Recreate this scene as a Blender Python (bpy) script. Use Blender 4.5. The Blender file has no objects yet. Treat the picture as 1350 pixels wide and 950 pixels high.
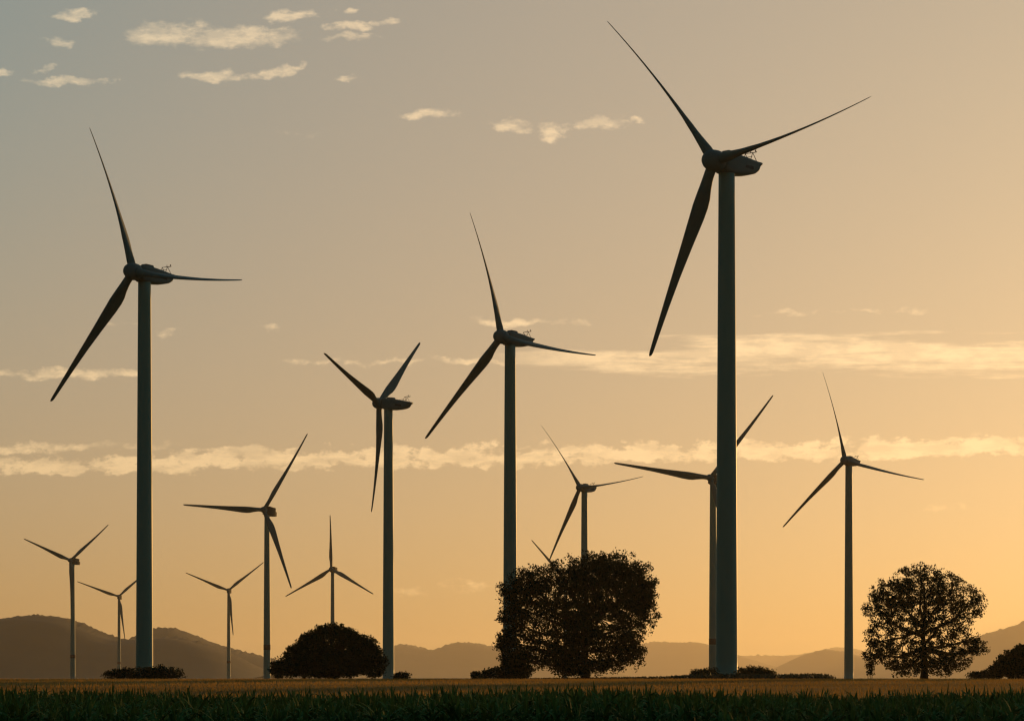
import bpy, math, random
import numpy as np
from mathutils import Matrix, Vector

sc = bpy.context.scene
col = sc.collection
R = math.radians

# ------------------------------------------------------------------ camera
EYE = 2.3
cd = bpy.data.cameras.new('camera')
cam = bpy.data.objects.new('camera', cd)
col.objects.link(cam)
cam.location = (0, 0, EYE)
cam.rotation_euler = (math.pi / 2, 0, 0)
cd.sensor_width = 36
cd.lens = 96
cd.shift_y = 0.3096
cd.clip_start = 0.5
cd.clip_end = 120000
sc.camera = cam

# ------------------------------------------------------------------ sky, sun, exposure
SUN_AZ, SUN_EL = 22.0, 4.0          # degrees to the right of the view axis / above the horizon
SUN_DIR = Vector((math.sin(R(SUN_AZ)) * math.cos(R(SUN_EL)), math.cos(R(SUN_AZ)) * math.cos(R(SUN_EL)), math.sin(R(SUN_EL))))
SUN_STRENGTH = 2.1
SUN_COLOUR = (1.0, 0.50, 0.13)
HAZE_DENSITY = 2.2e-5
HAZE_COLOUR = (0.95, 0.88, 0.72)
HAZE_ANISO = 0.55
SKY_GAMMA = 0.43
SKY_GAIN = (1.96, 1.75, 1.56)

world = bpy.data.worlds.new('World')
sc.world = world
world.use_nodes = True
wt = world.node_tree
wn, wl = wt.nodes, wt.links


def sky_nodes():
    def math_(op, a, b=None, c=None, clamp=False):
        n = wn.new('ShaderNodeMath')
        n.operation = op
        n.use_clamp = clamp
        for i, v in enumerate((a, b, c)):
            if v is None:
                continue
            if isinstance(v, (int, float)):
                n.inputs[i].default_value = v
            else:
                wl.new(v, n.inputs[i])
        return n.outputs[0]

    def vmul(a, b, op='MULTIPLY'):
        n = wn.new('ShaderNodeVectorMath')
        n.operation = op
        for i, v in enumerate((a, b)):
            if isinstance(v, tuple):
                n.inputs[i].default_value = v
            else:
                wl.new(v, n.inputs[i])
        return n

    def smooth(v, lo, hi):
        n = wn.new('ShaderNodeMapRange')
        n.interpolation_type = 'SMOOTHSTEP'
        for k, q in (('From Min', lo), ('From Max', hi)):
            if isinstance(q, (int, float)):
                n.inputs[k].default_value = q
            else:
                wl.new(q, n.inputs[k])
        wl.new(v, n.inputs['Value'])
        return n.outputs['Result']

    def noise(vec, scale, detail, rough, off):
        m = vmul(vec, scale)
        a = vmul(m.outputs[0], off, 'ADD')
        n = wn.new('ShaderNodeTexNoise')
        n.noise_dimensions = '2D'
        n.inputs['Scale'].default_value = 1.0
        n.inputs['Detail'].default_value = detail
        n.inputs['Roughness'].default_value = rough
        wl.new(a.outputs[0], n.inputs['Vector'])
        return n.outputs['Fac']

    def wn_z(vec):
        q = wn.new('ShaderNodeSeparateXYZ')
        wl.new(vec, q.inputs[0])
        return q.outputs[2]

    sky = wn.new('ShaderNodeTexSky')
    sky.sky_type = 'NISHITA'
    sky.sun_disc = False
    sky.sun_elevation = R(SUN_EL)
    sky.sun_rotation = R(SUN_AZ)
    sky.dust_density = 1.6
    g = wn.new('ShaderNodeGamma')
    g.inputs['Gamma'].default_value = SKY_GAMMA
    wl.new(sky.outputs[0], g.inputs['Color'])
    tint = vmul(g.outputs[0], SKY_GAIN).outputs[0]
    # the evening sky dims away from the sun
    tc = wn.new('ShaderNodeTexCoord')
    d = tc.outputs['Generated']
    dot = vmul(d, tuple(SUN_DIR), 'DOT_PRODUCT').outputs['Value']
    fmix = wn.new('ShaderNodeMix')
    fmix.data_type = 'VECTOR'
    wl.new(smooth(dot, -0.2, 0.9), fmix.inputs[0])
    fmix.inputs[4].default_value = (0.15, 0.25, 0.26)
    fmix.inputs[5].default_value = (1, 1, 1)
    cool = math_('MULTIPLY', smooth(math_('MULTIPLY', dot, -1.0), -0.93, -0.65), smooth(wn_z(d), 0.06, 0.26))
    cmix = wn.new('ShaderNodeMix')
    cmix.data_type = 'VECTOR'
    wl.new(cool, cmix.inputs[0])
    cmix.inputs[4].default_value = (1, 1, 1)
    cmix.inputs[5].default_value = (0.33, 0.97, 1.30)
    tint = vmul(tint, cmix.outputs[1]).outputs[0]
    emix = wn.new('ShaderNodeMix')
    emix.data_type = 'VECTOR'
    wl.new(smooth(wn_z(d), 0.02, 0.26), emix.inputs[0])
    emix.inputs[4].default_value = (1.04, 0.985, 0.945)
    emix.inputs[5].default_value = (0.975, 1.03, 1.06)
    tint = vmul(tint, emix.outputs[1]).outputs[0]
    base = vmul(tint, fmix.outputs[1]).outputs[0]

    # clouds: u = tangent of azimuth, v = tangent of elevation, scaled to thousandths
    sp = wn.new('ShaderNodeSeparateXYZ')
    wl.new(d, sp.inputs[0])
    yy = math_('MAXIMUM', sp.outputs[1], 0.02)
    u = math_('DIVIDE', math_('MULTIPLY', sp.outputs[0], 1000.0), yy)
    v = math_('DIVIDE', math_('MULTIPLY', sp.outputs[2], 1000.0), yy)
    uv = wn.new('ShaderNodeCombineXYZ')
    wl.new(u, uv.inputs[0])
    wl.new(v, uv.inputs[1])
    uv = uv.outputs[0]
    puff = noise(uv, (0.055, 0.13, 0), 6, 0.62, (3.1, 7.7, 0))
    fine = noise(uv, (0.16, 0.26, 0), 5, 0.6, (11.3, 2.9, 0))
    streak = noise(uv, (0.012, 0.16, 0), 6, 0.62, (5.2, 1.4, 0))
    P = lambda x: (x - 675) / 3.6
    Q = lambda y: (893 - y) / 3.6
    w1 = math_('MULTIPLY_ADD', noise(uv, (0.07, 0.10, 0), 4, 0.6, (21.7, 3.3, 0)), 18.0, -9.0)
    w2 = math_('MULTIPLY_ADD', noise(uv, (0.08, 0.12, 0), 4, 0.6, (1.7, 13.3, 0)), 6.5, -3.25)
    uw = math_('ADD', u, w1)
    vw = math_('ADD', v, w2)
    field = None

    def patch(cx, cy, rx, ry_up, ry_dn, peak=1.0, slope=0.0):
        nonlocal field
        du = math_('DIVIDE', math_('SUBTRACT', uw, P(cx)), rx / 3.6)
        dv0 = math_('SUBTRACT', vw, Q(cy))
        if slope:
            dv0 = math_('SUBTRACT', dv0, math_('MULTIPLY', math_('SUBTRACT', u, P(cx)), slope))
        up = math_('MAXIMUM', math_('DIVIDE', dv0, ry_up / 3.6), 0.0)
        dn = math_('MINIMUM', math_('DIVIDE', dv0, ry_dn / 3.6), 0.0)
        r2 = math_('ADD', math_('MULTIPLY', du, du), math_('ADD', math_('MULTIPLY', up, up), math_('MULTIPLY', dn, dn)))
        f = math_('MULTIPLY', math_('SUBTRACT', 1.0, r2), peak)
        field = f if field is None else math_('MAXIMUM', field, f)

    for a in [
        (232, 48, 72, 22, 18), (318, 50, 75, 20, 18), (280, 54, 110, 14, 14), (105, 21, 38, 9, 7),
        (384, 22, 38, 10, 9), (275, 102, 42, 9, 8), (350, 97, 52, 7, 6, 0.9, 0.18), (80, 107, 52, 7, 7),
        (62, 91, 30, 6, 5, .8), (78, 57, 26, 7, 6, .8), (465, 34, 34, 9, 8, .8), (510, 30, 26, 7, 6, .85), (456, 12, 16, 5, 5, .7),
        (462, 51, 40, 7, 6, .7), (460, 100, 30, 6, 5, .75), (0, 97, 24, 7, 6), (140, 108, 16, 5, 5, .7),
        (566, 151, 46, 10, 8), (680, 165, 36, 11, 10), (730, 173, 24, 12, 14), (786, 163, 38, 9, 9, 1, .06), (832, 157, 16, 4, 4, .7),
        (675, 427, 90, 8, 5, .75), (370, 434, 16, 4, 4, .45), (214, 437, 22, 5, 5, .6), (165, 430, 20, 6, 6, .3),
        (80, 492, 125, 9, 7, .95), (600, 476, 130, 5, 4, .7), (1050, 413, 60, 3.5, 3, .35), (1185, 410, 60, 3.5, 3, .3),
        (450, 478, 70, 5, 4, .6), (1260, 668, 50, 5, 5, .3), (410, 176, 30, 4, 4, .2),
        (600, 778, 110, 8, 6, .2), (40, 592, 190, 8, 7, .95, .02), (330, 592, 60, 5, 5, .6),
    ]:
        patch(*a)
    n1 = math_('MULTIPLY_ADD', puff, 2.6, -1.35)
    n2 = math_('MULTIPLY_ADD', fine, 1.1, -0.55)
    f1 = math_('ADD', field, math_('ADD', n1, n2))
    small = smooth(f1, -0.05, 1.1)

    # the long cumulus bank with a flat base
    cl = math_('MULTIPLY_ADD', u, 0.017, Q(601))
    edge = math_('SUBTRACT', math_('MULTIPLY_ADD', w2, 0.45, v), cl)
    up = math_('DIVIDE', math_('MAXIMUM', edge, 0.0), math_('MULTIPLY_ADD', smooth(u, P(100), P(420)), 1.8, 3.2))
    dn = math_('DIVIDE', math_('MINIMUM', edge, 0.0), 4.2)
    bank = math_('SUBTRACT', 1.0, math_('ADD', math_('POWER', up, 1.6), math_('MULTIPLY', dn, dn)))
    bank = math_('ADD', bank, math_('ADD', math_('MULTIPLY_ADD', puff, 3.0, -1.45), math_('MULTIPLY', n2, 2.2)))
    bank = smooth(bank, 0.2, 0.95)

    # streaky altocumulus sheet, thicker to the right
    cl2 = math_('MULTIPLY_ADD', u, 0.004, Q(473))
    e2 = math_('SUBTRACT', v, cl2)
    th = math_('MULTIPLY_ADD', smooth(u, P(560), P(1000)), 7.0, 1.5)
    q2 = math_('DIVIDE', e2, th)
    sheet = math_('SUBTRACT', 1.0, math_('MULTIPLY', q2, q2))
    sheet = math_('ADD', sheet, math_('ADD', math_('MULTIPLY_ADD', streak, 4.4, -2.2), math_('MULTIPLY', n2, 0.5)))
    sheet = math_('MULTIPLY', smooth(sheet, 0.05, 1.3), smooth(u, P(600), P(800)))

    dens = math_('MAXIMUM', small, math_('MAXIMUM', math_('MULTIPLY', bank, 0.9), sheet))
    dens = math_('MULTIPLY', dens, smooth(sp.outputs[1], 0.1, 0.4), clamp=True)
    shade = math_('MULTIPLY_ADD', smooth(noise(uv, (0.05, 0.16, 0), 5, 0.65, (31.3, 17.9, 0)), 0.36, 0.62), 0.5, 0.55)
    lit = wn.new('ShaderNodeVectorMath')
    lit.operation = 'SCALE'
    lit.inputs[0].default_value = (3.9, 2.6, 1.2)
    wl.new(math_('MULTIPLY', dens, shade), lit.inputs['Scale'])
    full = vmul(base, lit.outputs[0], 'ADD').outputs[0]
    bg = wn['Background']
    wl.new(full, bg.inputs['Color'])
    bg.inputs['Strength'].default_value = 0.1


sky_nodes()

sl = bpy.data.lights.new('sun', 'SUN')
sl.energy = SUN_STRENGTH
sl.angle = R(0.6)
sl.color = SUN_COLOUR
so = bpy.data.objects.new('sun', sl)
col.objects.link(so)
so.location = (200, 300, 200)
so.rotation_euler = (-SUN_DIR).to_track_quat('-Z', 'Y').to_euler()

vs = sc.view_settings
vs.view_transform = 'Standard'
vs.look = 'None'
vs.exposure = 0.06
vs.gamma = 1.0
vs.use_curve_mapping = False
cy = sc.cycles
cy.use_denoising = True
cy.denoiser = 'OPENIMAGEDENOISE'
cy.max_bounces = 5
cy.diffuse_bounces = 2
cy.glossy_bounces = 2
cy.transmission_bounces = 3
cy.volume_bounces = 1
cy.transparent_max_bounces = 8
cy.filter_width = 1.3

# ------------------------------------------------------------------ helpers
MATS = {}


def material(name, colour, rough=0.6, var=None, scale=1.0, stretch=(1, 1, 1), translucent=0.0, spec=0.3, bump=0.0):
    """Principled surface whose colour wanders between `colour` and `var` by noise."""
    m = bpy.data.materials.new(name)
    m.use_nodes = True
    nt = m.node_tree
    b = nt.nodes['Principled BSDF']
    b.inputs['Base Color'].default_value = (*colour, 1)
    b.inputs['Roughness'].default_value = rough
    b.inputs['Specular IOR Level'].default_value = spec
    cs = None
    if var is not None:
        tcn = nt.nodes.new('ShaderNodeTexCoord')
        mp = nt.nodes.new('ShaderNodeMapping')
        mp.inputs['Scale'].default_value = stretch
        nz = nt.nodes.new('ShaderNodeTexNoise')
        nz.inputs['Scale'].default_value = scale
        nz.inputs['Detail'].default_value = 5
        nz.inputs['Roughness'].default_value = 0.6
        rp = nt.nodes.new('ShaderNodeValToRGB')
        rp.color_ramp.elements[0].position = 0.32
        rp.color_ramp.elements[1].position = 0.68
        rp.color_ramp.elements[0].color = (*colour, 1)
        rp.color_ramp.elements[1].color = (*var, 1)
        nt.links.new(tcn.outputs['Object'], mp.inputs['Vector'])
        nt.links.new(mp.outputs[0], nz.inputs['Vector'])
        nt.links.new(nz.outputs['Fac'], rp.inputs['Fac'])
        nt.links.new(rp.outputs['Color'], b.inputs['Base Color'])
        cs = rp.outputs['Color']
        if bump:
            bp = nt.nodes.new('ShaderNodeBump')
            bp.inputs['Strength'].default_value = bump
            nt.links.new(nz.outputs['Fac'], bp.inputs['Height'])
            nt.links.new(bp.outputs[0], b.inputs['Normal'])
    if translucent > 0:
        t = nt.nodes.new('ShaderNodeBsdfTranslucent')
        t.inputs['Color'].default_value = (*colour, 1)
        if cs is not None:
            nt.links.new(cs, t.inputs['Color'])
        mx = nt.nodes.new('ShaderNodeMixShader')
        mx.inputs[0].default_value = translucent
        nt.links.new(b.outputs[0], mx.inputs[1])
        nt.links.new(t.outputs[0], mx.inputs[2])
        nt.links.new(mx.outputs[0], nt.nodes['Material Output'].inputs['Surface'])
    MATS[name] = m
    return m


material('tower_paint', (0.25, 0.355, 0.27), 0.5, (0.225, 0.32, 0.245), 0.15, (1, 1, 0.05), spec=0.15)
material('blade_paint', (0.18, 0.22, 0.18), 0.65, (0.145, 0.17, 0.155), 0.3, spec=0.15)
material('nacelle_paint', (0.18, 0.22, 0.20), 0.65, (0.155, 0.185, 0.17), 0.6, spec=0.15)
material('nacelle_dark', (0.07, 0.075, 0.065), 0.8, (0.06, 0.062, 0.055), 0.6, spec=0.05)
material('dark_panel', (0.05, 0.055, 0.055), 0.6, (0.04, 0.042, 0.042), 1.0)
material('sensor_metal', (0.10, 0.10, 0.10), 0.5, (0.07, 0.07, 0.07), 2.0)
material('warning_red', (0.10, 0.045, 0.035), 0.7, (0.085, 0.04, 0.03), 0.4)
material('bark', (0.035, 0.027, 0.02), 0.9, (0.02, 0.016, 0.012), 2.0, (1, 1, 0.2))
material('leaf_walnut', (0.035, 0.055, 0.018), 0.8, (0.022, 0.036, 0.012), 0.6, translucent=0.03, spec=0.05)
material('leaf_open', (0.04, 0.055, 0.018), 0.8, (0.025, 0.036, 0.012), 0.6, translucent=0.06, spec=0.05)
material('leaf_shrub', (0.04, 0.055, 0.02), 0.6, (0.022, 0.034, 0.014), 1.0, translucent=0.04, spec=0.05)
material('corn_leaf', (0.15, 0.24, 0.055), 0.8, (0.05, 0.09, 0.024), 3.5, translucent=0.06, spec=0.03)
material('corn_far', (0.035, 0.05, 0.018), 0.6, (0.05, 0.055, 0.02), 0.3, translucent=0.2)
material('wheat_straw', (0.64, 0.34, 0.08), 0.8, (0.32, 0.19, 0.05), 0.03, (0.35, 1, 1), translucent=0.45, spec=0.05)
material('field_soil', (0.07, 0.055, 0.03), 0.95, (0.05, 0.055, 0.025), 0.02, (0.4, 1, 1), bump=0.2)
material('forest_hill', (0.035, 0.04, 0.022), 0.95, (0.025, 0.032, 0.02), 0.01)


def mesh_np(name, verts, quads=None, tris=None, smooth=False, mat=None):
    verts = np.asarray(verts, np.float32).reshape(-1, 3)
    loops, starts, n0 = [], [], 0
    for f, k in ((quads, 4), (tris, 3)):
        if f is None or len(f) == 0:
            continue
        f = np.asarray(f, np.int32).reshape(-1, k)
        loops.append(f.ravel())
        starts.append(n0 + np.arange(len(f), dtype=np.int32) * k)
        n0 += f.size
    loops = np.concatenate(loops)
    starts = np.concatenate(starts)
    me = bpy.data.meshes.new(name)
    me.vertices.add(len(verts))
    me.vertices.foreach_set('co', verts.ravel())
    me.loops.add(len(loops))
    me.loops.foreach_set('vertex_index', loops)
    me.polygons.add(len(starts))
    me.polygons.foreach_set('loop_start', starts)
    if smooth:
        me.polygons.foreach_set('use_smooth', np.ones(len(starts), bool))
    me.update(calc_edges=True)
    if mat:
        me.materials.append(MATS[mat])
    return me


def link(name, me, parent=None, **props):
    o = bpy.data.objects.new(name, me)
    col.objects.link(o)
    if parent is not None:
        o.parent = parent
    for k, v in props.items():
        o[k] = v
    return o


def lathe(prof, n=32, axis='z', cap=True):
    """prof: list of (radius, along). Returns verts, quads, tris."""
    prof = np.array(prof, float)
    a = np.arange(n) * 2 * np.pi / n
    V = []
    for r, h in prof:
        c, s = np.cos(a) * r, np.sin(a) * r
        V.append(np.stack([c, s, np.full(n, h)], 1) if axis == 'z' else np.stack([c, np.full(n, h), -s], 1))
    V = np.concatenate(V)
    Qd = [[i * n + j, i * n + (j + 1) % n, (i + 1) * n + (j + 1) % n, (i + 1) * n + j] for i in range(len(prof) - 1) for j in range(n)]
    T = []
    if cap:
        for i, flip in ((0, True), (len(prof) - 1, False)):
            V = np.concatenate([V, V[i * n:(i + 1) * n].mean(0)[None]])
            k = len(V) - 1
            for j in range(n):
                t = [i * n + j, i * n + (j + 1) % n, k]
                T.append(t[::-1] if flip else t)
    return V, Qd, T


def tubes(segs, n=5):
    """segs: list of (p0, p1, r0, r1) tapered open tubes in one mesh."""
    V, Qd = [], []
    a = np.arange(n) * 2 * np.pi / n
    k = 0
    for p0, p1, r0, r1 in segs:
        p0, p1 = np.array(p0, float), np.array(p1, float)
        d = p1 - p0
        d /= max(np.linalg.norm(d), 1e-6)
        x = np.cross(d, (0.31, 0.93, 0.17))
        x /= np.linalg.norm(x)
        y = np.cross(d, x)
        ring = np.cos(a)[:, None] * x + np.sin(a)[:, None] * y
        V += [p0 + ring * r0, p1 + ring * r1]
        Qd += [[k + j, k + (j + 1) % n, k + n + (j + 1) % n, k + n + j] for j in range(n)]
        k += 2 * n
    return np.concatenate(V), Qd


def ground_z(x, y):
    t = np.clip((np.asarray(y, float) - 70) / (385 - 70), 0, 1)
    return 1.36 * (t * t * (3 - 2 * t)) ** 0.9


# ------------------------------------------------------------------ ground and hills
def build_ground():
    xs = np.unique(np.concatenate([np.linspace(-14000, 14000, 113), np.linspace(-300, 300, 41)]))
    ys = np.unique(np.concatenate([np.linspace(-5000, 49500, 110), np.linspace(0, 900, 91)]))
    X, Y = np.meshgrid(xs, ys)
    Z = ground_z(X, Y)
    V = np.stack([X, Y, Z], -1).reshape(-1, 3)
    nx = len(xs)
    Qd = [[j * nx + i, j * nx + i + 1, (j + 1) * nx + i + 1, (j + 1) * nx + i] for j in range(len(ys) - 1) for i in range(nx - 1)]
    link('ground', mesh_np('ground', V, Qd, smooth=True, mat='field_soil'), kind='structure')


def build_hill(dist, profile, depth, seed):
    """A wooded ridge: `profile` = (tangent of azimuth in thousandths of 1/3.6, height likewise)."""
    depth = depth or 0.09 * dist
    rng = np.random.default_rng(seed)
    px = np.array([p[0] for p in profile], float)
    py = np.array([p[1] for p in profile], float)
    X = np.arange((px[0] - 675) / 3600 * dist, (px[-1] - 675) / 3600 * dist, dist / 3600 * 1.3)
    xp = X / dist * 3600 + 675
    H = np.interp(xp, px, 893 - py) / 3600 * dist + EYE
    k = np.hanning(33)
    k /= k.sum()
    H = np.convolve(np.pad(H, 16, mode='edge'), k, 'valid')
    H = np.maximum(H - 1.2, 0)
    rows = 27
    t = np.linspace(-1, 1, rows)
    prof = np.cos(t * np.pi / 2) ** 1.3
    ker = np.hanning(121)
    ker /= ker.sum()
    rough = np.stack([np.convolve(np.pad(rng.normal(size=len(X)), 60, mode='wrap'), ker, 'valid') for _ in range(rows)]) * 7
    ker2 = np.hanning(5)
    ker2 /= ker2.sum()
    trees = np.stack([np.convolve(rng.normal(size=len(X)), ker2, 'same') for _ in range(rows)]) * 1.15 * dist / 3600
    Zh = prof[:, None] * H * (1 + rough * 0.03 * (np.abs(t) > 0.05)[:, None]) + np.clip(H / (0.004 * dist), 0, 1) * trees * (np.abs(t) < 0.1)[:, None]
    Z = np.maximum(Zh, -0.4) + 1.0
    Yc = dist + t[:, None] * depth + 0.01 * dist * np.sin(X / dist * 20 + seed)
    V = np.stack([np.broadcast_to(X, Z.shape), np.broadcast_to(Yc, Z.shape), Z], -1).reshape(-1, 3)
    n = len(X)
    J, I = np.meshgrid(np.arange(rows - 1), np.arange(n - 1), indexing='ij')
    a = (J * n + I).ravel()
    Qd = np.stack([a, a + 1, a + n + 1, a + n], 1)
    link('hill', mesh_np('hill', V, Qd, smooth=True, mat='forest_hill'), kind='structure')


build_ground()
build_hill(7600, [(-420, 880), (-250, 850), (-120, 828), (-60, 818), (0, 816), (25, 812), (45, 810.5), (70, 811.5), (92, 815), (110, 822), (130, 831), (150, 839), (163, 842.5), (180, 843), (205, 841), (232, 839), (252, 841.5), (275, 848), (300, 857), (320, 867), (340, 878), (365, 891)], None, 1)
build_hill(9800, [(150, 862), (180, 842), (205, 831), (222, 828), (234, 828), (250, 835), (270, 843.5), (290, 851), (310, 857), (330, 862.5), (350, 866), (378, 873), (410, 882), (440, 891)], None, 2)
build_hill(24000, [(430, 889), (460, 872), (495, 856), (515, 850), (532, 848.5), (547, 850), (556, 854), (564, 857), (571, 857), (581, 853), (591, 848), (601, 844.5), (612, 846), (632, 849), (655, 852), (685, 856), (725, 863), (765, 873), (800, 883), (825, 891)], None, 3)
build_hill(36000, [(740, 888), (790, 866), (825, 853), (848, 847), (865, 846), (880, 847.5), (897, 846.5), (912, 846), (925, 849), (945, 855), (970, 864), (1000, 873), (1030, 882), (1060, 890)], None, 4)
build_hill(46000, [(880, 885), (930, 869), (975, 865), (1000, 864), (1020, 864), (1050, 864), (1075, 859), (1095, 853.5), (1112, 852.5), (1130, 855), (1150, 862), (1190, 868), (1230, 872), (1290, 884), (1330, 890)], None, 5)
build_hill(28000, [(1005, 891), (1030, 880), (1050, 870.5), (1066, 863), (1080, 857), (1092, 855.5), (1104, 856), (1116, 858.5), (1135, 864), (1165, 874), (1200, 884), (1230, 890)], None, 6)
build_hill(26000, [(1180, 890), (1215, 879), (1250, 860), (1280, 843), (1300, 833), (1318, 829.5), (1334, 824), (1350, 816), (1385, 802), (1440, 795), (1520, 806), (1640, 840), (1760, 878), (1800, 889)], None, 7)

# ------------------------------------------------------------------ wind turbines
def blade_mesh(name, length, chord_max, pitch, bend, cone):
    """span along +z, +x the way it turns, +y downwind; the section turns its nose into the wind by `pitch`."""
    N = 18
    st = np.array([0.0, 0.02, 0.045, 0.08, 0.12, 0.165, 0.21, 0.27, 0.34, 0.42, 0.5, 0.58, 0.66, 0.74, 0.82, 0.89, 0.95, 0.98, 0.994, 1.0])
    ch = np.interp(st, [0, .045, .10, .165, .21, .27, .42, .58, .74, .89, .95, .98, .994, 1.0], [.58, .58, .72, .95, 1.0, .94, .71, .52, .39, .29, .25, .22, .16, .05]) * chord_max
    th = np.interp(st, [0, .045, .10, .165, .27, .42, .66, 1.0], [1.0, 1.0, .70, .45, .33, .28, .25, .22])
    tw = np.radians(np.interp(st, [0, .1, .2, .4, .7, 1.0], [14, 13, 10, 5, 1.5, 0])) + pitch
    a = np.arange(N) * 2 * np.pi / N
    V = []
    for s, c, t, w in zip(st, ch, th, tw):
        round_ = np.clip((t - 0.27) / 0.73, 0, 1)
        cx = np.cos(a)
        sy = np.sin(a)
        # aerofoil: blunt nose at +x, thin tail at -x
        foil_x = np.where(cx > 0, 0.30 * cx, 0.70 * cx)
        foil_y = 0.5 * t * sy * np.clip(0.16 + 0.84 * ((cx + 1) / 2) ** 0.7, 0, 1)
        x = c * (round_ * 0.5 * cx + (1 - round_) * foil_x)
        y = c * (round_ * 0.5 * sy * t + (1 - round_) * foil_y)
        xr = x * np.cos(w) + y * np.sin(w)
        yr = -x * np.sin(w) + y * np.cos(w)
        b = bend * max(0, (s - 0.12) / 0.88) ** 1.9
        z = 1.15 + s * (length - 1.15)
        V.append(np.stack([xr - b * np.sin(pitch), yr - b * np.cos(pitch) - z * math.tan(cone), np.full(N, z)], 1))
    V = np.concatenate(V)
    Qd = [[i * N + j, i * N + (j + 1) % N, (i + 1) * N + (j + 1) % N, (i + 1) * N + j] for i in range(len(st) - 1) for j in range(N)]
    V = np.concatenate([V, V[-N:].mean(0)[None]])
    k = len(V) - 1
    T = [[(len(st) - 1) * N + j, (len(st) - 1) * N + (j + 1) % N, k] for j in range(N)]
    return mesh_np(name, V, Qd, T, smooth=True, mat='blade_paint')


def loft_mesh(name, stations, mat, n=28, power=5.0, smooth=True):
    """stations: (y, z_top, z_bottom, half_width): rounded-rectangle sections."""
    a = np.arange(n) * 2 * np.pi / n + 0.001
    V = []
    for y, zt, zb, hw in stations:
        c, s = np.cos(a), np.sin(a)
        x = np.sign(c) * np.abs(c) ** (2 / power) * hw
        z = (zt + zb) / 2 + np.sign(s) * np.abs(s) ** (2 / power) * (zt - zb) / 2
        V.append(np.stack([x, np.full(n, y), z], 1))
    m = len(stations)
    V = np.concatenate(V + [V[0].mean(0)[None], V[-1].mean(0)[None]])
    Qd = [[i * n + j, (i + 1) * n + j, (i + 1) * n + (j + 1) % n, i * n + (j + 1) % n] for i in range(m - 1) for j in range(n)]
    T = [[j, (j + 1) % n, m * n] for j in range(n)] + [[(m - 1) * n + (j + 1) % n, (m - 1) * n + j, m * n + 1] for j in range(n)]
    return mesh_np(name, V, Qd, T, smooth=smooth, mat=mat)


def box_mesh(name, x0, x1, y0, y1, z0, z1, mat, bev=0.06):
    import bmesh
    bm = bmesh.new()
    bmesh.ops.create_cube(bm, size=1)
    for v in bm.verts:
        v.co = Vector(((x0 + x1) / 2 + v.co.x * (x1 - x0), (y0 + y1) / 2 + v.co.y * (y1 - y0), (z0 + z1) / 2 + v.co.z * (z1 - z0)))
    bmesh.ops.bevel(bm, geom=list(bm.edges), offset=bev, segments=2, affect='EDGES')
    me = bpy.data.meshes.new(name)
    bm.to_mesh(me)
    bm.free()
    me.materials.append(MATS[mat])
    return me


PITCH = R(62)
HUB_Z = 100.0
OVERHANG = 3.8


def tower_mesh(name, r_base, r_top, h, rings):
    prof = [(r_base + 0.25, -1.0), (r_base + 0.25, 0.15), (r_base, 0.2)]
    for k in range(1, 25):
        t = k / 24
        rr = r_base + (r_top - r_base) * t ** 1.15
        z = 0.2 + (h - 0.2) * t
        if k in rings:
            prof += [(rr, z - 0.12), (rr + 0.035, z - 0.11), (rr + 0.035, z + 0.11), (rr, z + 0.12)]
        else:
            prof.append((rr, z))
    v, q, t = lathe(prof, 40)
    return mesh_np(name, v, q, t, smooth=True, mat='tower_paint')


SL = {}
SL['tower'] = tower_mesh('slant_tower', 2.08, 1.55, HUB_Z - 2.0, ())
SL['nacelle'] = loft_mesh('slant_nacelle', [(-2.2, 1.45, -1.5, 1.3), (-2.0, 1.75, -1.8, 1.6), (-1.2, 1.95, -2.05, 1.75), (0.8, 2.0, -2.1, 1.78), (3.0, 1.9, -2.0, 1.75), (5.5, 1.68, -1.65, 1.66), (7.4, 1.48, -1.15, 1.55), (8.3, 1.38, -0.6, 1.5), (8.7, 1.34, 0.3, 1.48), (9.3, 1.28, 0.75, 1.45)], 'nacelle_paint')
SL['roof_hatch'] = box_mesh('slant_hatch', -1.0, 1.0, -0.5, 2.3, 1.85, 2.42, 'nacelle_paint', 0.18)
SL['side_vent'] = box_mesh('slant_vent', -1.72, 1.72, 3.2, 6.2, -0.55, 0.1, 'dark_panel', 0.05)
def sensor():
    s = []
    z = 1.3
    for x in (-0.9, 0.9):
        s += [((x, 6.2, z), (x, 6.9, z + 1.6), 0.07, 0.06), ((x, 8.2, z), (x, 6.9, z + 1.6), 0.07, 0.06), ((x, 6.9, z + 1.6), (x, 8.2, z + 1.95), 0.06, 0.06)]
    s += [((-1.0, 6.9, z + 1.6), (1.0, 6.9, z + 1.6), 0.06, 0.06), ((-0.9, 8.2, z + 1.9), (0.9, 8.2, z + 1.9), 0.07, 0.07),
          ((-0.6, 8.2, z + 1.9), (-0.6, 8.2, z + 2.4), 0.09, 0.07), ((0.6, 8.2, z + 1.9), (0.6, 8.2, z + 2.35), 0.05, 0.16),
          ((-1.0, 4.8, z + 0.4), (-1.0, 6.6, z + 0.8), 0.05, 0.05), ((1.0, 4.8, z + 0.4), (1.0, 6.6, z + 0.8), 0.05, 0.05)]
    v, q = tubes(s, 6)
    return mesh_np('sensor', v, q, mat='sensor_metal')


SL['wind_sensor'] = sensor()
v, q, t = lathe([(0.15, -2.6), (0.75, -2.5), (1.4, -2.1), (1.8, -1.45), (2.0, -0.6), (2.05, 0.3), (1.98, 1.0), (1.75, 1.5)], 32, 'y')
SL['hub'] = mesh_np('slant_hub', v, q, t, smooth=True, mat='nacelle_paint')
SL['blade'] = blade_mesh('slant_blade', 40.0, 3.45, PITCH, 2.3, R(2.4))

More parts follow.
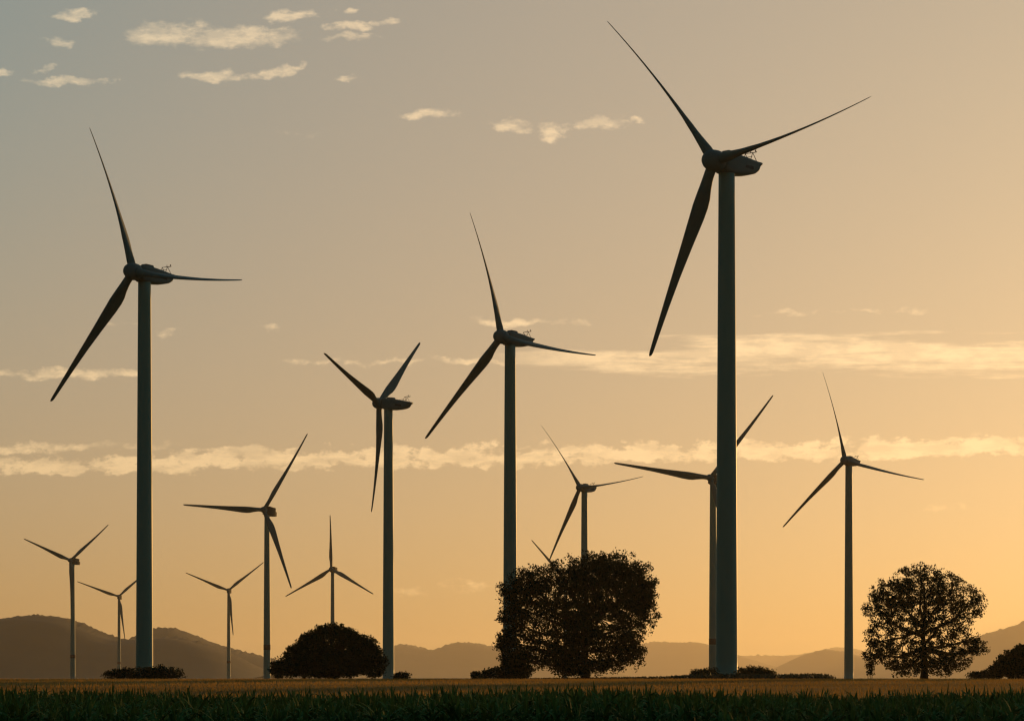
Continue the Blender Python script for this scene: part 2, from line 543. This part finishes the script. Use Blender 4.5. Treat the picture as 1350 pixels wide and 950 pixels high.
BX = {}
BX['tower'] = tower_mesh('box_tower', 2.1, 1.5, HUB_Z - 2.2, ())
BX['nacelle'] = loft_mesh('box_nacelle', [(-2.0, 2.0, -2.0, 1.6), (-1.8, 2.4, -2.3, 1.9), (0.5, 2.55, -2.45, 2.0), (6.8, 2.6, -2.45, 2.0), (7.2, 2.45, -2.35, 1.9), (7.25, 0.5, -2.3, 1.8), (8.9, 0.4, -2.2, 1.7), (9.1, 0.2, -2.0, 1.6)], 'nacelle_dark', power=18.0, smooth=False)
BX['roof_hatch'] = box_mesh('box_hatch', -0.9, 0.9, 1.0, 3.4, 2.45, 2.85, 'nacelle_dark', 0.08)
v, q, t = lathe([(0.12, -3.1), (0.7, -2.9), (1.25, -2.4), (1.6, -1.6), (1.78, -0.6), (1.8, 0.4), (1.65, 1.5)], 32, 'y')
BX['hub'] = mesh_np('box_hub', v, q, t, smooth=True, mat='nacelle_paint')
BX['blade'] = blade_mesh('box_blade', 50.0, 3.9, R(12), 2.6, R(2.2))
rt, rb = 2.1 + (1.5 - 2.1) * 0.2 ** 1.15, 2.1
v, q, t = lathe([(2.03, 17.6), (2.06, 17.62), (2.06, 20.6), (2.03, 20.62)], 40, cap=False)
BX['warning_band'] = mesh_np('warning_band', v, q, smooth=True, mat='warning_red')


def turbine(kit, tx, hub_y, yaw, phase, radius, tilt, dy, label, ref_len, drop=0.0, sign=1):
    hy = hub_y + dy
    dist = 3600.0 * (HUB_Z + 1.2 - EYE) / (893.0 - hub_y)
    X = (tx - 675.0) * dist / 3600.0
    gz = float(ground_z(X, dist))
    root = bpy.data.objects.new('wind_turbine', None)
    root.empty_display_size = 5
    col.objects.link(root)
    root.location = (X, dist, gz)
    root.rotation_euler = (0, 0, -yaw)
    root['label'] = label
    root['category'] = 'wind turbine'
    root['group'] = 'wind turbines of the wind farm'
    zc = HUB_Z + 1.2 - dy * dist / 3600.0 - gz
    tw = link('tower', kit['tower'], root)
    tw.scale = (1, 1, zc / HUB_Z)
    if 'warning_band' in kit:
        link('warning_band', kit['warning_band'], tw)
    head = Matrix.Translation((0, 0, zc)) @ Matrix.Rotation(-tilt, 4, 'X')
    nc = link('nacelle', kit['nacelle'], root)
    nc.matrix_local = head
    for part in ('roof_hatch', 'side_vent', 'wind_sensor'):
        if part in kit:
            link(part, kit[part], nc)
    rotor = head @ Matrix.Translation((0, -OVERHANG, 0))
    link('hub', kit['hub'], root).matrix_local = rotor
    s = radius / ref_len
    for k in range(3):
        b = link('blade', kit['blade'], root)
        b.matrix_local = rotor @ Matrix.Rotation(phase + k * 2 * math.pi / 3, 4, 'Y') @ Matrix.Diagonal((1, 1, s, 1))
    return root


for a in [
    (SL, 958, 209, 0.749, 1.462, 38.62, 0.0, 6.5, 'tallest and nearest dark wind turbine, right of centre, with low bushes at its foot', 40),
    (SL, 190.5, 357, 0.65, 1.776, 38.93, 0.049, 4.4, 'large wind turbine at the left rising from a low round shrub', 40),
    (SL, 672.5, 443, 0.716, 1.85, 38.54, 0.046, 3.3, 'wind turbine whose tower foot stands behind the left side of the big dense tree', 40),
    (SL, 512, 530, 2.035, 1.262, 39.52, 0.108, 2.4, 'wind turbine with a blade hanging straight down, just right of the low dome-shaped tree', 40),
    (SL, 1119, 607, 0.582, 1.879, 42.0, 0.048, 0.8, 'wind turbine standing just left of the open-crowned tree at the right', 40),
    (SL, 770.5, 643, 0.634, 1.528, 41.18, 0.025, 0.3, 'wind turbine whose tower rises from behind the middle of the big dense tree', 40),
    (BX, 352, 671, 0.416, 0.608, 52.29, 0.085, 2.0, 'box-headed wind turbine at the left edge of the low dome-shaped tree', 50),
    (BX, 940, 631, 0.436, 0.7, 51.14, 0.148, 0.9, 'box-headed wind turbine partly hidden behind the tower of the nearest turbine', 50),
    (BX, 96, 738, 0.396, 0.937, 47.81, 0.088, 1.1, 'small far turbine, leftmost in the row, in front of the dark hill', 50),
    (BX, 157, 785, 0.05, 0.878, 52.75, 0.092, 1.3, 'small far turbine whose right blade passes behind the large left tower', 50),
    (BX, 301.5, 775, 0.05, 0.928, 50.38, 0.053, 3.2, 'small far turbine between the large left tower and the dome-shaped tree', 50),
    (BX, 438.5, 747, 0.281, 2.092, 47.88, 0.078, 3.4, 'small far turbine with one blade pointing straight up, behind the dome-shaped tree', 50),
    (BX, 745, 762, .1, 1.384, 50.0, .09, 0.0, 'far turbine of which only one thin blade tip shows above the big dense tree', 50),
]:
    turbine(*a)

# ------------------------------------------------------------------ trees and shrubs
def tree(name, label, cat, dist, base_px, blobs, n_clusters, leaves_per, leaf, spread, leaf_mat, trunk_r, seed, fork=0.35, depth=0.85, group=None, shell=0.5, stems=1, trunk_name='trunk', crown_name='crown', lean=0.0):
    rng = np.random.default_rng(seed)
    s = dist / 3600.0
    bx, by = (base_px - 675) * s, dist
    bz = float(ground_z(bx, by))
    root = bpy.data.objects.new(name, None)
    root.empty_display_size = 2
    col.objects.link(root)
    root.location = (bx, by, bz)
    root['label'] = label
    root['category'] = cat
    if group:
        root['group'] = group
    B = []
    for (cx, cyp, rx, rz) in blobs:
        B.append(((cx - base_px) * s, rng.uniform(-.25, .25) * rx * s, (893 - cyp) * s + EYE - bz, rx * s, max(rx * depth, rz * 0.8) * s, rz * s))
    B = np.array(B)
    vol = B[:, 3] * B[:, 4] * B[:, 5]
    wts = vol ** 0.75
    wts /= wts.sum()
    pts = []
    while len(pts) < n_clusters:
        k = rng.choice(len(B), p=wts)
        d = rng.normal(size=3)
        d /= np.linalg.norm(d)
        r = rng.uniform(shell, 1.0) ** 0.6
        p = B[k, :3] + d * r * B[k, 3:]
        if p[2] < 0.35:
            continue
        pts.append(p)
    pts = np.array(pts)
    top = (B[:, 2] + B[:, 5]).max()
    # limbs: trunk -> blob centres -> clusters
    segs = []
    for q in range(stems):
        off = np.array([(q - (stems - 1) / 2) * 1.4 * trunk_r * 3, rng.normal() * trunk_r, 0])
        n = 6
        prev = off + np.array([0, 0, -0.4])
        rprev = trunk_r * 1.35
        for i in range(1, n + 1):
            tt = i / n
            p = off + np.array([lean * tt + rng.normal() * 0.12 * trunk_r, rng.normal() * 0.15 * trunk_r, top * 0.8 * tt])
            r = trunk_r * (1 - 0.82 * tt) * (1.0 if i > 1 else 1.05)
            segs.append((prev, p, rprev, r))
            prev, rprev = p, r

    def on_trunk(h):
        return np.array([lean * h / (top * 0.8), 0, h])
    hubs = []
    for b in B:
        h = max(top * fork * rng.uniform(0.6, 1.1), min(b[2] * 0.62, top * 0.6))
        if b[2] < top * 0.35:
            h = min(h, max(0.3 * top, b[2] * 0.8))
        a0, e0 = on_trunk(h), b[:3]
        mid = (a0 + e0) / 2 + np.array([0, 0, -0.05 * np.linalg.norm(e0 - a0)]) + rng.normal(size=3) * 0.05 * np.linalg.norm(e0 - a0)
        r0 = trunk_r * 0.42
        segs += [(a0, mid, r0, r0 * 0.7), (mid, e0, r0 * 0.7, r0 * 0.42)]
        hubs.append((e0, r0 * 0.42))
        for _ in range(9):
            d = rng.normal(size=3)
            d /= np.linalg.norm(d)
            e1 = e0 + d * b[3:] * rng.uniform(0.5, 0.8)
            m1 = (e0 + e1) / 2 + rng.normal(size=3) * 0.08 * np.linalg.norm(e1 - e0) + np.array([0, 0, 0.06 * np.linalg.norm(e1 - e0)])
            segs += [(e0, m1, r0 * 0.32, r0 * 0.22), (m1, e1, r0 * 0.22, r0 * 0.12)]
            hubs += [(m1, r0 * 0.2), (e1, r0 * 0.12)]
    hp = np.array([h[0] for h in hubs])
    for p in pts[:: max(1, len(pts) // 900)]:
        k = np.argmin(((hp - p) ** 2).sum(1))
        L = np.linalg.norm(p - hp[k])
        m1 = (p + hp[k]) / 2 + rng.normal(size=3) * 0.1 * L
        rr = max(min(hubs[k][1] * 0.5, 0.06), 0.02)
        segs += [(hp[k], m1, rr, rr * 0.7), (m1, p, rr * 0.7, rr * 0.3)]
    v, q = tubes([x for x in segs if x[1][2] > -0.5], 6)
    link(trunk_name, mesh_np(trunk_name, v, q, smooth=True, mat='bark'), root)
    # leaves
    nl = (rng.poisson(leaves_per, len(pts)) * rng.choice([0.6, 1.0, 1.3], len(pts))).astype(int)
    c = np.repeat(pts, nl, axis=0)
    N = len(c)
    g = rng.normal(size=(N, 3))
    g *= (rng.uniform(0, 1, N) ** 0.45 / np.linalg.norm(g, axis=1))[:, None] * spread
    g[:, 2] *= 0.7
    c = c + g
    ok = c[:, 2] > 0.1
    c = c[ok]
    N = len(c)
    d = rng.normal(size=(N, 3)) + np.array([0, 0, -0.5])
    d /= np.linalg.norm(d, axis=1)[:, None]
    w = np.cross(d, rng.normal(size=(N, 3)))
    w /= np.linalg.norm(w, axis=1)[:, None]
    Ls = (leaf * rng.uniform(0.5, 1.5, N))[:, None]
    fold = np.cross(d, w) * Ls * 0.12
    V = np.stack([c - d * Ls * 0.5, c + w * Ls * 0.3 + fold, c + d * Ls * 0.5, c - w * Ls * 0.3 + fold], 1).reshape(-1, 3)
    Qd = np.arange(N * 4).reshape(-1, 4)
    link(crown_name, mesh_np(crown_name, V, Qd, mat=leaf_mat), root, kind='stuff')
    return root


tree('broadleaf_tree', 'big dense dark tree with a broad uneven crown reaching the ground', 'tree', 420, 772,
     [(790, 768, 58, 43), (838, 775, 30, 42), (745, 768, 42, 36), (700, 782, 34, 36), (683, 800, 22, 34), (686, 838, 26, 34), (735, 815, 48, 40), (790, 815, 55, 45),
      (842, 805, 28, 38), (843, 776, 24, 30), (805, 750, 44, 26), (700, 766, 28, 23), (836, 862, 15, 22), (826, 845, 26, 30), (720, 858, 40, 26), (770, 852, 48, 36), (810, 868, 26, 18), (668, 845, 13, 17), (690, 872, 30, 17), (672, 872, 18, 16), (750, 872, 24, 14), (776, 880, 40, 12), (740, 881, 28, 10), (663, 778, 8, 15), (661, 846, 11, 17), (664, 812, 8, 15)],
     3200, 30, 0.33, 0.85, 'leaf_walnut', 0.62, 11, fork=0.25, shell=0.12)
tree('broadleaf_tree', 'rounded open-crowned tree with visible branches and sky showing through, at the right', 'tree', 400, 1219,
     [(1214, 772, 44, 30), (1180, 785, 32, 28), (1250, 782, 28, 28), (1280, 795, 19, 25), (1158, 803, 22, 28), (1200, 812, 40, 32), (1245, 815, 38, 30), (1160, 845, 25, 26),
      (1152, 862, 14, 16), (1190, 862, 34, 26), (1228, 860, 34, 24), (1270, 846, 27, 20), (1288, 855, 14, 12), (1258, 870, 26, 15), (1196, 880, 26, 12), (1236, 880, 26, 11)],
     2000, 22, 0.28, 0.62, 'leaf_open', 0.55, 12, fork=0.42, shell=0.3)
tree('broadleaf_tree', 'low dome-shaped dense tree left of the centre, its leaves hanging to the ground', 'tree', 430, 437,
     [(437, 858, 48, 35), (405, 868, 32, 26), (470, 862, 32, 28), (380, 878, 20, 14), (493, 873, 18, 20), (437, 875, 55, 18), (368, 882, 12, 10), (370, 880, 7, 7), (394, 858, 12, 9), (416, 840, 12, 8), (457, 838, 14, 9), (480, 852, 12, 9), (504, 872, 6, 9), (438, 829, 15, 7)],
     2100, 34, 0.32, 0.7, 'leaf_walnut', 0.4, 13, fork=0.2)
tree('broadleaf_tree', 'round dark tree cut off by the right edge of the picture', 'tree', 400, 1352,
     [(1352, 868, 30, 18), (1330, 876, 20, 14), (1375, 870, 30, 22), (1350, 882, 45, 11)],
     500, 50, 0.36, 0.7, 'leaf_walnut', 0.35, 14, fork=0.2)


def shrub(label, dist, base, blobs, n, seed, leaf=0.24):
    return tree('shrub', label, 'shrub', dist, base, blobs, int(n * 0.8), 26, leaf * 1.2, 0.65, 'leaf_shrub', 0.07, seed, fork=0.3, shell=0.2, stems=3, trunk_name='stem', crown_name='foliage', group='shrubs along the field edge')


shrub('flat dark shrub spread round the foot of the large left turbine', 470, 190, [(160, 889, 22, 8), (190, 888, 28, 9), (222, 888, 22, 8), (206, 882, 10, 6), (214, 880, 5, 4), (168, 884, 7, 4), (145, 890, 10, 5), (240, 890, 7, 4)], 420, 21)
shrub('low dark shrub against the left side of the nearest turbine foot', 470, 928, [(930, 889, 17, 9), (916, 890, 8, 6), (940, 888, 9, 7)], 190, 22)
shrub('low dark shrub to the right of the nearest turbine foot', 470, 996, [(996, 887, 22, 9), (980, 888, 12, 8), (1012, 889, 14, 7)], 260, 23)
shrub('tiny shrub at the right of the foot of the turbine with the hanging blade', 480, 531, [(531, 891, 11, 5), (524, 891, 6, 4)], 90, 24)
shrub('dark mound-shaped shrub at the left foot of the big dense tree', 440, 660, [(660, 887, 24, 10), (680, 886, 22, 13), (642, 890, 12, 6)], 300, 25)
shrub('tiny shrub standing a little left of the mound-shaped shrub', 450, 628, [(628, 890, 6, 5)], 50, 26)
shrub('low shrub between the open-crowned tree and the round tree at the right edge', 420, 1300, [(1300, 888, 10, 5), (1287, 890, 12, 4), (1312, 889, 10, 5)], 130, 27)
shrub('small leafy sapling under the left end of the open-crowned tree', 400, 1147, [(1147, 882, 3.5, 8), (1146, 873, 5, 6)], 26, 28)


# ------------------------------------------------------------------ crops
def strips(base, dirs, side, length, width, curl, nseg, rng):
    """Many arching tapered leaf strips, vectorised. base, dirs (unit), side (unit): (N,3)."""
    N = len(base)
    t = np.linspace(0, 1, nseg + 1)
    up = dirs
    hor = side
    V = np.zeros((N, nseg + 1, 2, 3), np.float32)
    wdir = np.cross(up, hor)
    wdir /= np.linalg.norm(wdir, axis=1)[:, None] + 1e-9
    for i, tt in enumerate(t):
        p = base + up * (length * tt)[:, None] + hor * (length * curl * tt ** 2 * 0.55)[:, None]
        p[:, 2] -= length * curl * 0.75 * tt ** 2.6
        w = width * (1.0 - tt ** 2.2) * (0.6 + 0.4 * min(1, tt * 4)) * 0.5
        V[:, i, 0] = p + wdir * w[:, None]
        V[:, i, 1] = p - wdir * w[:, None]
    n = (nseg + 1) * 2
    b = (np.arange(N) * n)[:, None]
    i = np.arange(nseg)[None] * 2
    a = b + i
    Qd = np.stack([a, a + 1, a + 3, a + 2], -1).reshape(-1, 4)
    return V.reshape(-1, 3), Qd


def corn_block(x0, x1, y0, y1, density, leaves, height, rng, lower, nseg):
    area = (x1 - x0) * (y1 - y0)
    n = int(area * density)
    X = rng.uniform(x0, x1, n)
    Y = rng.uniform(y0, y1, n)
    Y = np.round(Y / 0.75) * 0.75 + rng.normal(size=n) * 0.05
    keep = np.abs(X) < 0.19 * Y + 5
    X, Y = X[keep], Y[keep]
    n = len(X)
    Z = ground_z(X, Y)
    patch = 0.10 * np.sin(X * 0.35 + 1.0) + 0.07 * np.sin(X * 0.9 + Y * 0.4)
    H = height * (1 + rng.normal(size=n) * 0.085) + patch
    P = np.repeat(np.arange(n), leaves)
    k = np.tile(np.arange(leaves), n)
    f = lower + (1 - lower) * (k + rng.uniform(-.3, .3, len(k))) / (leaves - 1)
    f = np.clip(f, lower, 1)
    az0 = rng.uniform(0, 2 * np.pi, n)
    az = az0[P] + k * np.pi + rng.normal(size=len(k)) * 0.5
    tilt = np.where(f > 0.93, rng.uniform(0.05, 0.35, len(k)), rng.uniform(0.4, 0.95, len(k)))
    d = np.stack([np.cos(az) * np.sin(tilt), np.sin(az) * np.sin(tilt), np.cos(tilt)], 1)
    side = np.stack([np.cos(az), np.sin(az), np.zeros(len(k))], 1) * 1.0 + 1e-4 * rng.normal(size=(len(k), 3))
    Ln = np.where(f > 0.93, rng.uniform(0.22, 0.55, len(k)), rng.uniform(0.55, 1.0, len(k)))
    base = np.stack([X[P], Y[P], Z[P] + H[P] * f * 0.84], 1)
    wd = rng.uniform(0.055, 0.105, len(k)) * np.where(f > 0.93, 0.75, 1)
    curl = np.where(f > 0.93, rng.uniform(0.0, 0.35, len(k)), rng.uniform(0.4, 1.0, len(k)))
    V, Qd = strips(base, d, side, Ln, wd, curl, nseg, rng)
    # stalks: thin three-sided prisms
    a = np.arange(3) * 2 * np.pi / 3
    ring = np.stack([np.cos(a), np.sin(a), np.zeros(3)], 1) * 0.013
    lo = np.stack([X, Y, Z + H * max(0, lower - 0.1)], 1)[:, None] + ring
    hi = np.stack([X, Y, Z + H * 0.86], 1)[:, None] + ring * 0.5
    SV = np.concatenate([lo, hi], 1).reshape(-1, 3)
    b = (np.arange(n) * 6)[:, None] + len(V)
    SQ = np.stack([np.stack([b[:, 0] + j, b[:, 0] + (j + 1) % 3, b[:, 0] + 3 + (j + 1) % 3, b[:, 0] + 3 + j], 1) for j in range(3)], 1).reshape(-1, 4)
    return np.concatenate([V, SV]), np.concatenate([Qd, SQ])


rng = np.random.default_rng(5)
parts = [corn_block(-18, 18, 55, 63, 7.0, 11, 1.71, rng, 0.35, 6), corn_block(-26, 26, 63, 100, 4.5, 6, 1.66, rng, 0.68, 5)]
n0 = 0
VV, QQ = [], []
for V_, Q_ in parts:
    VV.append(V_)
    QQ.append(Q_ + n0)
    n0 += len(V_)
link('corn_field', mesh_np('corn_field', np.concatenate(VV), np.concatenate(QQ), mat='corn_leaf'), kind='stuff', label='dark green corn crop with spiky leaf tips along the bottom of the picture', category='corn field')


def far_strip(x0p, x1p, d0, d1, h, seed):
    """A distant block of tall crop seen edge-on."""
    rng = np.random.default_rng(seed)
    n = 13000
    Y = rng.uniform(d0, d1, n)
    X = (rng.uniform(x0p, x1p, n) - 675) / 3600 * d0
    Z = ground_z(X, Y)
    az = rng.uniform(0, 2 * np.pi, n)
    tl = rng.uniform(0.05, 0.5, n)
    d = np.stack([np.cos(az) * np.sin(tl), np.sin(az) * np.sin(tl), np.cos(tl)], 1)
    side = np.stack([np.cos(az), np.sin(az), np.zeros(n)], 1)
    xp = X / d0 * 3600 + 675
    h = h * np.interp(xp, [700, 760, 880, 930, 1020, 1085, 1100, 1106], [.55, .6, .72, 1, .95, 1, .9, .4])
    base = np.stack([X, Y, Z + rng.uniform(0, 1, n) * h * 0.72], 1)
    V, Qd = strips(base, d, side, rng.uniform(0.5, 0.8, n) * h * 0.42, rng.uniform(0.12, 0.2, n), rng.uniform(0, 0.7, n), 3, rng)
    return V, Qd


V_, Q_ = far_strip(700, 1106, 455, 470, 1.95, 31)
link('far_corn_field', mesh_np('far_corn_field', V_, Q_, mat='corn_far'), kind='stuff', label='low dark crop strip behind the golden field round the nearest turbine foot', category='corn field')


def wheat():
    rng = np.random.default_rng(8)
    n = 130000
    Y = np.concatenate([rng.uniform(130, 390, n * 2 // 3), rng.uniform(340, 392, n // 3)])
    n = len(Y)
    X = rng.uniform(-1, 1, n) * (0.19 * Y + 14)
    Z = ground_z(X, Y)
    az = rng.uniform(0, 2 * np.pi, n)
    tl = np.abs(rng.normal(size=n)) * 0.18
    d = np.stack([np.cos(az) * np.sin(tl), np.sin(az) * np.sin(tl), np.cos(tl)], 1)
    side = np.stack([np.cos(az), np.sin(az), np.zeros(n)], 1)
    base = np.stack([X, Y, Z + 0.30], 1)
    L = rng.uniform(0.5, 0.72, n)
    V, Qd = strips(base, d, side, L, rng.uniform(0.04, 0.11, n), rng.uniform(0, 0.4, n), 3, rng)
    # closed canopy under the ears
    xs = np.linspace(-100, 100, 41)
    ys = np.linspace(104, 392, 73)
    XX, YY = np.meshgrid(xs, ys)
    ZZ = ground_z(XX, YY) + 0.62 + rng.normal(size=XX.shape) * 0.03
    CV = np.stack([XX, YY, ZZ], -1).reshape(-1, 3)
    nx = len(xs)
    CQ = np.array([[j * nx + i, j * nx + i + 1, (j + 1) * nx + i + 1, (j + 1) * nx + i] for j in range(len(ys) - 1) for i in range(nx - 1)]) + len(V)
    # a few tall weeds above the crop
    m = 46
    wy = rng.uniform(330, 390, m)
    wx = rng.uniform(-1, 1, m) * 0.19 * wy
    wb = np.stack([wx, wy, ground_z(wx, wy) + 0.5], 1)
    wd = np.stack([rng.normal(size=m) * 0.12, rng.normal(size=m) * 0.12, np.ones(m)], 1)
    wd /= np.linalg.norm(wd, axis=1)[:, None]
    WV, WQ = strips(wb, wd, np.tile([1.0, 0, 0], (m, 1)), rng.uniform(0.7, 1.3, m), np.full(m, 0.06), rng.uniform(0, .3, m), 4, rng)
    WQ = WQ + len(V) + len(CV)
    link('wheat_field', mesh_np('wheat_field', np.concatenate([V, CV, WV]), np.concatenate([Qd, CQ, WQ]), mat='wheat_straw'), kind='stuff', label='golden ripe wheat field stretching behind the corn to the foot of the trees', category='wheat field')


wheat()

# ------------------------------------------------------------------ haze
import bmesh
bm = bmesh.new()
bmesh.ops.create_cube(bm, size=1)
x0, x1, y0, y1, z0, z1 = -14300, 14300, -5300, 50000, -1.2, 720
for vtx in bm.verts:
    vtx.co = Vector(((x0 + x1) / 2 + vtx.co.x * (x1 - x0), (y0 + y1) / 2 + vtx.co.y * (y1 - y0), (z0 + z1) / 2 + vtx.co.z * (z1 - z0)))
me = bpy.data.meshes.new('haze')
bm.to_mesh(me)
bm.free()
hm = bpy.data.materials.new('haze_air')
hm.use_nodes = True
hn = hm.node_tree
for nd in list(hn.nodes):
    if nd.type != 'OUTPUT_MATERIAL':
        hn.nodes.remove(nd)
pv = hn.nodes.new('ShaderNodeVolumePrincipled')
pv.inputs['Color'].default_value = (*HAZE_COLOUR, 1)
pv.inputs['Density'].default_value = HAZE_DENSITY
pv.inputs['Anisotropy'].default_value = HAZE_ANISO
hn.links.new(pv.outputs[0], [x for x in hn.nodes if x.type == 'OUTPUT_MATERIAL'][0].inputs['Volume'])
me.materials.append(hm)
link('haze', me, kind='stuff')
